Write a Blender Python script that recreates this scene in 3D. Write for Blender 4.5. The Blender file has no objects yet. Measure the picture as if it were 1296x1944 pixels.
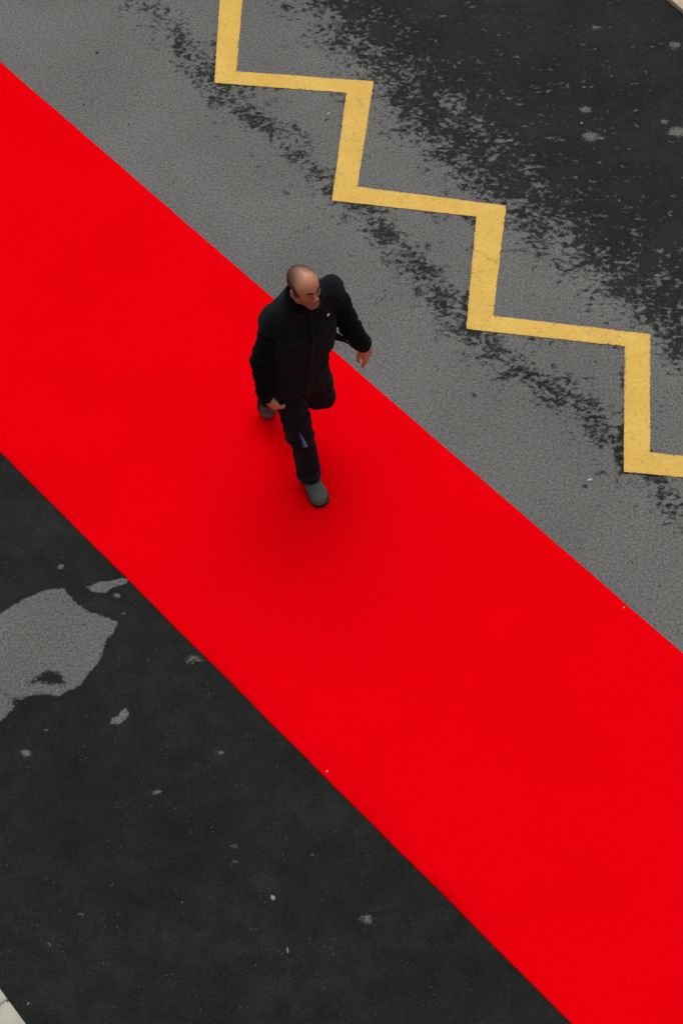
import bpy, math, random
import numpy as np
from mathutils import Vector, Matrix, noise as mnoise
from mathutils.bvhtree import BVHTree

S = bpy.context.scene
COL = S.collection
rng = np.random.default_rng(7)
random.seed(7)

# ---------------------------------------------------------------- camera
cam = bpy.data.cameras.new('camera')
camo = bpy.data.objects.new('camera', cam)
COL.objects.link(camo)
camo.location = (0, 0, 9.5)
camo.rotation_euler = (math.radians(90 - 57), 0, 0)
cam.sensor_fit = 'VERTICAL'
cam.sensor_height = 36
cam.lens = 67.6
cam.clip_start = 0.1
cam.clip_end = 3000
S.camera = camo

# ---------------------------------------------------------------- sky, sun, exposure
SUN_EL, SUN_AZ = math.radians(66), math.radians(4)      # azimuth measured from +Y towards +X
w = bpy.data.worlds.new('World')
S.world = w
w.use_nodes = True
nt = w.node_tree
nt.nodes.clear()
out = nt.nodes.new('ShaderNodeOutputWorld')
bg = nt.nodes.new('ShaderNodeBackground')
sky = nt.nodes.new('ShaderNodeTexSky')
sky.sky_type = 'NISHITA'
sky.sun_disc = False
sky.sun_elevation = SUN_EL
sky.sun_rotation = SUN_AZ
sky.air_density = 1.6
sky.dust_density = 6.0
hs = nt.nodes.new('ShaderNodeHueSaturation')              # cloud cover: the sky is nearly colourless
hs.inputs['Saturation'].default_value = 0.12
nt.links.new(sky.outputs[0], hs.inputs['Color'])
nt.links.new(hs.outputs[0], bg.inputs[0])
bg.inputs[1].default_value = 0.13
nt.links.new(bg.outputs[0], out.inputs[0])

sl = bpy.data.lights.new('sun', 'SUN')
sl.energy = 0.8
sl.angle = math.radians(50)
sl.color = (1.0, 0.97, 0.93)
so = bpy.data.objects.new('sun', sl)
COL.objects.link(so)
sd = Vector((math.sin(SUN_AZ) * math.cos(SUN_EL), math.cos(SUN_AZ) * math.cos(SUN_EL), math.sin(SUN_EL)))
so.rotation_euler = sd.to_track_quat('Z', 'Y').to_euler()
so.location = (0, 0, 20)

S.view_settings.view_transform = 'Standard'
S.view_settings.look = 'None'
S.view_settings.gamma = 1
S.view_settings.use_curve_mapping = False
S.view_settings.exposure = -0.16

# ---------------------------------------------------------------- helpers
def tag(o, label=None, cat=None, group=None, kind=None):
    if label: o['label'] = label
    if cat: o['category'] = cat
    if group: o['group'] = group
    if kind: o['kind'] = kind
    return o

def mesh_obj(name, V, F, mat=None, parent=None, smooth=False):
    me = bpy.data.meshes.new(name)
    V = np.asarray(V, dtype=np.float32)
    if isinstance(F, np.ndarray):
        n, k = F.shape
        me.vertices.add(len(V)); me.vertices.foreach_set('co', V.ravel())
        me.loops.add(n * k); me.loops.foreach_set('vertex_index', F.astype(np.int32).ravel())
        me.polygons.add(n)
        me.polygons.foreach_set('loop_start', np.arange(0, n * k, k, dtype=np.int32))
        me.polygons.foreach_set('loop_total', np.full(n, k, dtype=np.int32))
        me.update(calc_edges=True)
    else:
        me.from_pydata([tuple(map(float, v)) for v in V], [], F)
    me.validate()
    if smooth:
        me.polygons.foreach_set('use_smooth', np.ones(len(me.polygons), dtype=bool))
    if mat: me.materials.append(mat)
    o = bpy.data.objects.new(name, me)
    COL.objects.link(o)
    if parent: o.parent = parent
    return o

def empty(name, loc=(0, 0, 0)):
    o = bpy.data.objects.new(name, None)
    o.location = loc
    o.empty_display_size = 0.2
    COL.objects.link(o)
    return o

class NT:
    def __init__(s, name):
        s.m = bpy.data.materials.new(name); s.m.use_nodes = True
        s.t = s.m.node_tree; s.t.nodes.clear()
        s.out = s.n('ShaderNodeOutputMaterial'); s.b = s.n('ShaderNodeBsdfPrincipled')
        s.l(s.b.outputs[0], s.out.inputs[0])
        s.geo = s.n('ShaderNodeNewGeometry')
        s.pos = s.geo.outputs['Position']
    def n(s, t, **k):
        x = s.t.nodes.new(t)
        for a, v in k.items(): setattr(x, a, v)
        return x
    def l(s, a, b): s.t.links.new(a, b)
    def set(s, i, v):
        if hasattr(v, 'links') or hasattr(v, 'is_linked'): s.l(v, i)
        else: i.default_value = v
    def noise(s, scale, detail=4, rough=.55, vec=None, dist=0):
        x = s.n('ShaderNodeTexNoise')
        x.inputs['Scale'].default_value = scale; x.inputs['Detail'].default_value = detail
        x.inputs['Roughness'].default_value = rough; x.inputs['Distortion'].default_value = dist
        s.l(vec or s.pos, x.inputs['Vector']); return x.outputs[0]
    def vor(s, scale, vec=None, feature='F1'):
        x = s.n('ShaderNodeTexVoronoi'); x.feature = feature
        x.inputs['Scale'].default_value = scale
        s.l(vec or s.pos, x.inputs['Vector']); return x
    def math(s, op, a, b=0.0, clamp=False):
        x = s.n('ShaderNodeMath', operation=op); x.use_clamp = clamp
        s.set(x.inputs[0], a); s.set(x.inputs[1], b); return x.outputs[0]
    def mapr(s, v, a, b, c=0.0, d=1.0, smooth=True):
        x = s.n('ShaderNodeMapRange'); x.interpolation_type = 'SMOOTHSTEP' if smooth else 'LINEAR'
        s.l(v, x.inputs[0])
        for i, q in enumerate((a, b, c, d)): x.inputs[1 + i].default_value = q
        return x.outputs[0]
    def mix(s, f, a, b, mode='MIX'):
        x = s.n('ShaderNodeMix', data_type='RGBA', blend_type=mode)
        s.set(x.inputs[0], f)
        for i, c in ((6, a), (7, b)):
            if isinstance(c, (tuple, list)): x.inputs[i].default_value = (*c[:3], 1)
            else: s.l(c, x.inputs[i])
        return x.outputs[2]
    def vmul(s, vec, k):
        x = s.n('ShaderNodeVectorMath', operation='MULTIPLY'); s.l(vec, x.inputs[0]); x.inputs[1].default_value = k
        return x.outputs[0]
    def attr(s, name, out='Fac'):
        x = s.n('ShaderNodeAttribute'); x.attribute_name = name; return x.outputs[out]
    def bump(s, h, strength=.3, dist=.002):
        x = s.n('ShaderNodeBump'); x.inputs['Strength'].default_value = strength
        x.inputs['Distance'].default_value = dist; s.l(h, x.inputs['Height']); s.l(x.outputs[0], s.b.inputs['Normal'])
    def col(s, c):
        if isinstance(c, (tuple, list)): s.b.inputs['Base Color'].default_value = (*c[:3], 1)
        else: s.l(c, s.b.inputs['Base Color'])
    def rough(s, v, spec=.5):
        s.set(s.b.inputs['Roughness'], v); s.set(s.b.inputs['Specular IOR Level'], spec)
    def grey(s, v):
        x = s.n('ShaderNodeCombineColor')
        for i in range(3): s.l(v, x.inputs[i])
        return x.outputs[0]

# ---------------------------------------------------------------- materials
def mat_asphalt():
    m = NT('asphalt')
    st = m.vmul(m.pos, (0.8, 1.0, 1.0))
    n1 = m.noise(30, 6, .68, st, .35)
    n2 = m.noise(7.5, 5, .65, st, .3)
    n3 = m.noise(1.1, 3, .5)
    damp = m.attr('damp'); patch = m.attr('patch')
    a = m.math('MULTIPLY', m.math('SUBTRACT', n1, .5), 1.9)
    b = m.math('MULTIPLY', m.math('SUBTRACT', n2, .5), 1.25)
    t = m.math('ADD', m.math('ADD', damp, a), b)
    wet = m.mapr(t, .36, .72)
    pt = m.math('ADD', m.math('ADD', patch, m.math('MULTIPLY', m.math('SUBTRACT', m.noise(55, 4, .7), .5), .9)), m.math('ADD', m.math('MULTIPLY', a, .55), m.math('MULTIPLY', b, .30)))
    dry = m.mapr(pt, .38, .72, 1, .12)
    wet = m.math('MULTIPLY', wet, dry)
    g1 = m.noise(150, 4, .8)
    g2 = m.noise(60, 3, .6)
    vo = m.vor(330)
    stone = m.math('MULTIPLY', m.mapr(vo.outputs['Distance'], .0, .55, 1, 0), m.mapr(m.noise(140, 1, .5), .5, .72))
    grain = m.math('ADD', m.math('MULTIPLY', g1, 1.0), m.math('MULTIPLY', g2, .4))
    gr = m.mapr(grain, .52, .88, .30, 1.70, False)
    big = m.mix(wet, m.grey(m.mapr(n3, .3, .7, .92, 1.08)), m.grey(m.mapr(m.math('ADD', m.math('MULTIPLY', n3, .6), m.math('MULTIPLY', m.noise(3.2, 4, .6), .4)), .38, .62, .80, 1.28)))
    dc = m.mix(m.mapr(m.noise(60, 2), .35, .65), (.118, .121, .119), (.135, .131, .124))
    wc = m.mix(m.mapr(n2, .3, .7), (.0095, .0106, .0098), (.0170, .0180, .0165))
    wc = m.mix(m.mapr(damp, 1.1, 1.2), wc, m.mix(1.0, wc, (.80, .82, .78), 'MULTIPLY'))
    c = m.mix(wet, dc, wc)
    c = m.mix(1.0, m.mix(1.0, c, m.grey(gr), 'MULTIPLY'), big, 'MULTIPLY')
    c = m.mix(m.math('MULTIPLY', stone, m.mapr(wet, 0, 1, .42, .22)), c, (.34, .33, .31))
    # sparse pale grit lying in the pores
    sp = m.vor(34)
    lit = m.math('MULTIPLY', m.mapr(sp.outputs['Distance'], .05, .13, 1, 0), m.mapr(m.noise(9, 2), .50, .62))
    c = m.mix(m.math('MULTIPLY', lit, .65), c, (.2, .2, .19))
    # sparse dark tar pits
    sp2 = m.vor(11)
    pit = m.math('MULTIPLY', m.mapr(sp2.outputs['Distance'], .05, .12, 1, 0), m.mapr(m.noise(16, 2), .52, .6))
    c = m.mix(m.math('MULTIPLY', pit, .75), c, (.02, .022, .021))
    m.col(c)
    sp3 = m.vor(21)
    fl = m.math('MULTIPLY', m.mapr(sp3.outputs['Distance'], .06, .17, 1, 0), m.mapr(m.noise(13, 3, .7), .50, .64))
    c = m.mix(m.math('MULTIPLY', fl, m.mapr(wet, 0, 1, .12, .38)), c, (.12, .12, .115))
    m.rough(m.mapr(wet, 0, 1, .95, .8), m.mapr(wet, 0, 1, .25, .12))
    m.bump(m.math('ADD', g1, m.math('MULTIPLY', vo.outputs['Distance'], .6)), .55, .003)
    return m.m

def mat_yellow():
    m = NT('yellow_road_paint')
    n = m.noise(3.2, 5, .6); f = m.noise(150, 3, .7); g = m.noise(38, 4, .65)
    c = m.mix(m.mapr(n, .32, .68), (.66, .40, .065), (.74, .47, .095))
    c = m.mix(m.mapr(g, .40, .72, 0, .65), c, (.56, .345, .085))
    c = m.mix(m.mapr(m.noise(9, 5, .7, None, .8), .50, .72, 0, .55), c, (.50, .32, .10))
    vo = m.vor(42)
    pore = m.math('MULTIPLY', m.mapr(vo.outputs['Distance'], .08, .24, 1, 0), m.mapr(m.noise(14, 4, .65), .44, .56))
    c = m.mix(m.math('MULTIPLY', pore, .9), c, (.10, .085, .05))
    # hairline cracks
    ce = m.n('ShaderNodeTexVoronoi'); ce.feature = 'DISTANCE_TO_EDGE'; ce.inputs['Scale'].default_value = 3.3
    wv = m.n('ShaderNodeVectorMath', operation='ADD'); nn = m.n('ShaderNodeTexNoise'); nn.inputs['Scale'].default_value = 14
    m.l(m.pos, nn.inputs['Vector']); m.l(m.pos, wv.inputs[0]); m.l(m.vmul(nn.outputs[1], (.09, .09, .0)), wv.inputs[1])
    m.l(wv.outputs[0], ce.inputs['Vector'])
    crack = m.math('MULTIPLY', m.mapr(ce.outputs['Distance'], .003, .009, 1, 0), m.mapr(m.noise(2.4, 2), .56, .66))
    c = m.mix(m.math('MULTIPLY', crack, .7), c, (.12, .095, .05))
    wear = m.attr('wear')
    wt = m.math('ADD', wear, m.math('MULTIPLY', m.math('SUBTRACT', m.noise(70, 4, .7), .5), 1.6))
    c = m.mix(m.mapr(wt, .66, .86, 0, .85), c, (.06, .06, .05))
    c = m.mix(m.mapr(f, .3, .75, 0, .22), c, (.42, .27, .08))
    m.col(c); m.rough(.75, .3); m.bump(f, .4, .002)
    return m.m

def mat_carpet():
    m = NT('red_carpet_felt')
    f = m.noise(420, 2, .7); g = m.noise(26, 4, .6); b = m.noise(1.3, 3, .5)
    rot = m.n('ShaderNodeMapping'); rot.inputs['Rotation'].default_value = (0, 0, math.radians(47.5)); rot.inputs['Scale'].default_value = (1, 26, 1)
    m.l(m.pos, rot.inputs[0])
    st = m.noise(5, 3, .6, rot.outputs[0])
    c = m.mix(m.mapr(b, .35, .65), (.765, .0003, .0036), (.800, .0004, .0040))
    c = m.mix(m.mapr(f, .3, .7, 0, .22), c, (.45, .0002, .0025))
    c = m.mix(m.mapr(g, .4, .75, 0, .12), c, (.50, .0003, .003))
    c = m.mix(m.mapr(st, .5, .75, 0, .08), c, (.50, .0003, .003))
    m.col(c); m.rough(1.0, .0)
    m.bump(m.math('ADD', f, m.math('MULTIPLY', g, .8)), .35, .003)
    return m.m

def mat_stone(name, a, b, spot):
    m = NT(name)
    n = m.noise(7, 5, .65); f = m.noise(120, 3, .7)
    c = m.mix(m.mapr(n, .3, .7), a, b)
    c = m.mix(m.mapr(f, .35, .75, 0, .5), c, spot)
    c = m.mix(m.mapr(m.noise(24, 4, .7), .56, .72, 0, .35), c, tuple(x * .6 for x in spot))
    m.col(c); m.rough(.9, .25); m.bump(f, .4, .003)
    return m.m

def mat_fabric(name, c0, c1, scale=500, spec=.15, rough=.95, sheen=0.0, streak=None):
    m = NT(name)
    n = m.noise(11, 4, .6); f = m.noise(scale, 2, .6)
    c = m.mix(m.mapr(n, .35, .7), c0, c1)
    c = m.mix(m.mapr(f, .3, .7, 0, .35), c, tuple(x * 1.7 for x in c1))
    m.col(c); m.rough(rough, spec)
    m.b.inputs['Sheen Weight'].default_value = sheen
    m.b.inputs['Sheen Roughness'].default_value = .6
    m.bump(m.math('ADD', f, m.math('MULTIPLY', m.noise(60, 3), .8)), .35, .003)
    return m.m

def mat_plain(name, c, rough=.8, spec=.3, var=.2, scale=80, bump=.2):
    m = NT(name)
    n = m.noise(scale, 3, .6)
    m.col(m.mix(m.mapr(n, .3, .7), tuple(x * (1 - var) for x in c), tuple(min(1, x * (1 + var)) for x in c)))
    m.rough(rough, spec); m.bump(n, bump, .002)
    return m.m

def mat_skin():
    m = NT('skin')
    c = m.attr('tone', 'Color')
    n = m.noise(60, 4, .6)
    c = m.mix(m.mapr(n, .35, .7, 0, .3), c, (.38, .12, .075))
    c = m.mix(m.mapr(m.noise(220, 3, .7), .45, .75, 0, .25), c, (.30, .11, .07))
    m.col(c); m.rough(m.mapr(n, .3, .7, .34, .48), .55)
    m.b.inputs['Subsurface Weight'].default_value = .12
    m.b.inputs['Subsurface Radius'].default_value = (1, .35, .2)
    m.b.inputs['Subsurface Scale'].default_value = .006
    m.bump(m.noise(350, 2, .6), .15, .001)
    return m.m

M = dict(
    asphalt=mat_asphalt(), yellow=mat_yellow(), carpet=mat_carpet(),
    kerb=mat_stone('pale_kerb_stone', (.40, .39, .33), (.47, .45, .38), (.31, .30, .26)),
    kerb2=mat_stone('buff_kerb_stone', (.46, .36, .23), (.52, .42, .29), (.36, .28, .19)),
    slab=mat_stone('paving_slab', (.36, .35, .32), (.44, .42, .38), (.30, .29, .27)),
    jacket=mat_fabric('black_jacket_cloth', (.0026, .0034, .0042), (.0046, .0058, .0070), 420, .12, .95, .03),
    sleeve=mat_fabric('black_fleece_cloth', (.0016, .0021, .0027), (.0030, .0038, .0047), 300, .06, 1.0, .02),
    trousers=mat_fabric('black_work_trouser_cloth', (.0030, .0048, .0078), (.0048, .0076, .0120), 420, .12, .95, .02),
    navy=mat_fabric('navy_cloth', (.0032, .0070, .0150), (.0050, .0105, .022), 420, .15, .9, .02),
    blue=mat_plain('blue_reflective_tape', (.020, .085, .26), .45, .6, .25, 60),
    tape_highlight=mat_plain('blue_tape_highlight', (.070, .22, .42), .4, .6, .15, 60),
    metal=mat_plain('dull_metal', (.022, .022, .023), .4, .6, .2, 200),
    badge=mat_plain('white_badge_enamel', (.72, .72, .72), .4, .5, .05, 200),
    suede=mat_fabric('grey_green_suede', (.046, .056, .050), (.080, .092, .082), 260, .2, .9, .05),
    rubber=mat_plain('black_sole_rubber', (.014, .014, .013), .8, .3, .2),
    lace=mat_plain('dark_grey_lace', (.075, .08, .078), .9, .2, .2),
    hair=mat_plain('dark_brown_hair', (.022, .014, .010), .7, .3, .3, 300),
    eyewhite=mat_plain('eye_white', (.20, .15, .13), .35, .5, .05),
    iris=mat_plain('dark_brown_iris', (.02, .011, .007), .25, .6, .1),
    skin=mat_skin(),
    pebble=mat_plain('pale_pebble_stone', (.42, .34, .30), .8, .3, .15),
    paper=mat_plain('white_paper_scrap', (.42, .42, .40), .9, .2, .1),
    gum=mat_plain('pale_chewing_gum', (.22, .235, .215), .8, .3, .1),
    orange=mat_plain('orange_brown_leaf', (.16, .07, .04), .8, .2, .2),
    straw=mat_plain('pale_straw', (.24, .22, .16), .8, .2, .1),
    dark=mat_plain('dark_tar_lump', (.02, .02, .02), .7, .3, .2),
)

# ---------------------------------------------------------------- the road (one sheet, finer where it is seen)
EDGE = [(-0.58, 11.649), (-0.33, 10.518), (-0.029, 10.041), (0.188, 9.631), (0.33, 9.407), (0.503, 9.09), (0.741, 8.804), (0.972, 8.48), (1.17, 8.299), (1.362, 8.076), (1.552, 7.879), (1.801, 7.643), (1.953, 7.475), (2.0, 7.268), (2.216, 7.146), (2.718, 6.747)]
BAND = [(-1.779, 10.847), (-1.415, 10.464), (-1.178, 10.198), (-0.997, 9.834), (-0.788, 9.581), (-0.53, 9.357), (-0.329, 9.114), (-0.133, 8.804), (0.111, 8.526), (0.348, 8.254), (0.513, 7.988), (0.674, 7.729), (0.831, 7.475), (1.019, 7.268), (1.271, 7.105), (1.482, 6.865), (1.656, 6.631), (1.797, 6.42), (1.907, 6.251), (2.102, 6.03)]
BIG = [(-2.115, 5.393), (-1.944, 5.479), (-1.832, 5.566), (-1.702, 5.636), (-1.591, 5.646), (-1.531, 5.566), (-1.45, 5.496), (-1.373, 5.469), (-1.275, 5.427), (-1.282, 5.359), (-1.324, 5.307), (-1.353, 5.172), (-1.408, 5.106), (-1.446, 5.023), (-1.572, 4.95), (-1.646, 4.963), (-1.718, 4.957), (-1.774, 4.924), (-1.826, 4.859), (-1.877, 4.788), (-2.042, 4.698)]
HOLE1 = [(-1.749, 5.036), (-1.686, 5.089), (-1.63, 5.129), (-1.559, 5.089), (-1.528, 5.032), (-1.592, 5.023), (-1.681, 5.036), (-1.739, 5.023)]
HOLE2 = [(-1.897, 4.99), (-1.834, 4.94), (-1.761, 4.94), (-1.673, 4.94), (-1.711, 4.875), (-1.769, 4.865), (-1.832, 4.924)]
STREAK = [(-1.462, 5.653), (-1.389, 5.689), (-1.313, 5.699), (-1.263, 5.72), (-1.22, 5.706), (-1.236, 5.678), (-1.31, 5.653), (-1.353, 5.615), (-1.429, 5.622)]
CRES = [(-1.274, 4.781), (-1.257, 4.82), (-1.225, 4.826), (-1.216, 4.865), (-1.187, 4.875), (-1.168, 4.839), (-1.194, 4.8), (-1.222, 4.775)]
BLOBS = [(-1.624, 5.792, 0.026, .9), (-1.286, 5.601, 0.026, .9), (-1.236, 5.479, 0.024, .7), (-0.837, 5.182, 0.059, .62), (-1.613, 4.743, 0.024, .6), (-1.716, 4.602, 0.032, .8), (-0.992, 4.371, 0.024, .9), (-0.654, 4.609, 0.041, .52), (-0.731, 4.517, 0.029, .55), (-0.566, 4.055, 0.032, .62), (-0.566, 3.969, 0.029, .62), (0.125, 3.655, 0.045, .75), (-1.347, 3.683, 0.029, .58), (-1.16, 4.061, 0.018, .6), (-0.831, 3.75, 0.021, .6), (-0.147, 4.013, 0.018, .6), (-1.458, 3.704, 0.015, .6), (-1.578, 3.206, 0.015, .7), (0.046, 3.343, 0.015, .6), (-1.087, 5.172, 0.024, .5), (-1.022, 5.056, 0.018, .5), (0.249, 3.895, 0.012, .6), (1.659, 9.441, 0.05, .8), (1.678, 9.196, 0.065, .9), (1.748, 9.177, 0.035, .8), (0.917, 9.284, 0.035, .8), (0.798, 9.456, 0.026, .8), (0.95, 9.211, 0.035, .8), (2.268, 9.235, 0.075, .8), (2.194, 9.323, 0.035, .8), (1.716, 8.281, 0.018, .7), (1.48, 8.595, 0.041, .6), (1.088, 8.734, 0.024, .7), (1.789, 10.24, 0.041, .7), (1.684, 10.067, 0.029, .6), (2.329, 10.067, 0.065, .7), (1.321, 9.834, 0.024, .6), (0.967, 9.631, 0.029, .6), (1.296, 8.851, 0.018, .7), (2.0, 9.431, 0.024, .7), (1.863, 9.758, 0.024, .6)]

def seg_dist(X, Y, poly, closed=False, signed=False):
    D = np.full(X.shape, 1e9); Sg = np.zeros(X.shape)
    P = list(poly) + ([poly[0]] if closed else [])
    for (ax, ay), (bx, by) in zip(P[:-1], P[1:]):
        dx, dy = bx - ax, by - ay
        t = np.clip(((X - ax) * dx + (Y - ay) * dy) / (dx * dx + dy * dy), 0, 1)
        d = np.hypot(X - ax - t * dx, Y - ay - t * dy)
        if signed:
            s = np.sign(dx * (Y - ay) - dy * (X - ax))
            Sg = np.where(d < D, s, Sg)
        D = np.minimum(D, d)
    return (D, Sg) if signed else D

def inside(X, Y, poly):
    r = np.zeros(X.shape, bool); n = len(poly)
    for i in range(n):
        (ax, ay), (bx, by) = poly[i], poly[(i + 1) % n]
        c = ((ay > Y) != (by > Y)) & (X < (bx - ax) * (Y - ay) / (by - ay + 1e-12) + ax)
        r ^= c
    return r

def poly_field(X, Y, poly, soft):
    d = seg_dist(X, Y, poly, True)
    s = np.where(inside(X, Y, poly), d, -d)
    return np.clip(.5 + s / (2 * soft), 0, 1)

def axis(lo, hi, step, far):
    a = np.arange(lo, hi + 1e-6, step)
    o = [1.0]
    g = .3
    left, right = [], []
    x = lo
    while x > -far: x -= g; left.append(x); g *= 1.6
    g = .3; x = hi
    while x < far: x += g; right.append(x); g *= 1.6
    return np.array(left[::-1] + list(a) + right)

xs = axis(-2.7, 2.7, .016, 400); ys = axis(2.6, 11.2, .016, 400)
X, Y = np.meshgrid(xs, ys, indexing='ij')
d, s = seg_dist(X, Y, EDGE + [(20, -8)], signed=True)
d2, s2 = seg_dist(X, Y, [(-12, 20.5)] + EDGE[:1], signed=True)
sd_edge = np.where(d <= d2, d * s, d2 * s2)           # positive on the far, wet side
damp = np.interp(sd_edge, [-.6, -.22, 0.0, .12, .4, .9, 1.6], [.08, .21, .43, .62, .80, .90, 1.0])
band = seg_dist(X, Y, BAND)
# the stain along the zigzag: thick and thin by turns
th = np.array([[mnoise.noise(Vector((x * .9, y * .9, 3.1))) for y in np.linspace(2, 12, 80)] for x in np.linspace(-3, 3, 50)])
from_i = np.clip((X + 3) / 6 * 49, 0, 48.999); from_j = np.clip((Y - 2) / 10 * 79, 0, 78.999)
i0, j0 = from_i.astype(int), from_j.astype(int); fi, fj = from_i - i0, from_j - j0
TH = th[i0, j0] * (1 - fi) * (1 - fj) + th[i0 + 1, j0] * fi * (1 - fj) + th[i0, j0 + 1] * (1 - fi) * fj + th[i0 + 1, j0 + 1] * fi * fj
damp = np.maximum(damp, .08 + .17 * np.exp(-(band / .30) ** 2) + (.25 + .17 * TH) * np.exp(-(band / (.13 + .05 * TH)) ** 2))
_zl = [(-1.71, 11.9), (-1.66, 10.84), (-0.86, 10.92), (-0.875, 9.692), (0.033, 9.596), (-0.062, 8.613), (0.879, 8.471), (0.781, 7.538), (1.762, 7.4), (1.683, 6.454), (2.62, 6.345)]
damp = damp + .22 * np.exp(-(seg_dist(X, Y, _zl) / .028) ** 2)      # grime gathered along the paint's edge
# old damp asphalt on the near side of the carpet (its edge lies under the carpet)
cdir = np.array([.6757, -.7372]); cn = np.array([.7372, .6757])
off = (X - (-2.212)) * cn[0] + (Y - 8.25) * cn[1]       # distance from the carpet's middle line
damp = np.where(off < 0, 1.25, damp)
damp = np.where(off < 0, damp, damp - .11 * np.exp(-(seg_dist(X, Y, [(.42, 9.95), (.80, 9.45), (.98, 9.20), (1.33, 8.72), (1.45, 8.20), (1.62, 8.02)]) / .10) ** 2) - .08 * np.exp(-(((X - 1.9) / .5) ** 2 + ((Y - 9.9) / .45) ** 2)))
patch = np.zeros(X.shape)
for P_, sft in ((BIG, .02), (STREAK, .012), (CRES, .01)):
    patch = np.maximum(patch, poly_field(X, Y, P_, sft))
patch = np.minimum(patch, 1 - poly_field(X, Y, HOLE1, .03) * .85)
patch = np.minimum(patch, 1 - poly_field(X, Y, HOLE2, .03) * .8)
for bx, by, r, k in BLOBS:
    e = np.exp(-(((X - bx) / (r * 1.15)) ** 2 + ((Y - by) / (r * .8)) ** 2) ** 1.0) * k
    patch = np.maximum(patch, e)
nx, ny = X.shape
V = np.stack([X.ravel(), Y.ravel(), np.zeros(X.size)], 1)
idx = np.arange(nx * ny).reshape(nx, ny)
F = np.stack([idx[:-1, :-1], idx[1:, :-1], idx[1:, 1:], idx[:-1, 1:]], -1).reshape(-1, 4)
road = mesh_obj('road', V, F, M['asphalt'])
for nme, arr in (('damp', damp), ('patch', patch)):
    a = road.data.attributes.new(nme, 'FLOAT', 'POINT'); a.data.foreach_set('value', arr.astype(np.float32).ravel())
tag(road, kind='structure')

# ---------------------------------------------------------------- carpet
def build_carpet():
    c0 = np.array([-2.212, 8.25]); halfw = .995; th = .007
    # middle line of the carpet through the two measured edges
    n, m_ = 560, 26
    V, F = [], []
    L = np.linspace(-9, 9, n); W = np.r_[-halfw, np.linspace(-halfw + .004, halfw - .004, m_ - 2), halfw]
    for i, l in enumerate(L):
        jl = .0045 * mnoise.noise(Vector((l * 2.3, 5, 0))) + .0020 * mnoise.noise(Vector((l * 11, 5, 0)))
        jr = .0045 * mnoise.noise(Vector((l * 2.3, 9, 0))) + .0020 * mnoise.noise(Vector((l * 11, 9, 0)))
        for j, q in enumerate(W):
            e = (jl if j == 0 else jr if j == m_ - 1 else 0)
            p = c0 + cdir * (l + 3.2) + cn * (q + e)
            z = th + .0022 * (mnoise.noise(Vector((p[0] * 1.3, p[1] * 1.3, 0))) + .5)
            z += .0016 * max(0, mnoise.noise(Vector((l * .5, q * 4, 7))))
            if j in (0, m_ - 1): z = th - .001
            V.append((p[0], p[1], z))
    top = n * m_
    for i in range(n - 1):
        for j in range(m_ - 1):
            a = i * m_ + j
            F.append((a, a + m_, a + m_ + 1, a + 1))
    # edges down to the road
    for side, j in ((0, 0), (1, m_ - 1)):
        base = len(V)
        for i in range(n):
            x, y, z = V[i * m_ + j]; o = (-.0012 if side == 0 else .0012)
            V.append((x + cn[0] * o, y + cn[1] * o, .0006))
        for i in range(n - 1):
            a, b = i * m_ + j, (i + 1) * m_ + j
            F.append((a, base + i, base + i + 1, b) if side == 0 else (a, b, base + i + 1, base + i))
    o = mesh_obj('red_carpet', V, F, M['carpet'], smooth=True)
    tag(o, 'long bright red carpet laid diagonally across the grey road, the man walks on it', 'carpet')
    return o
carpet = build_carpet()

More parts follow.
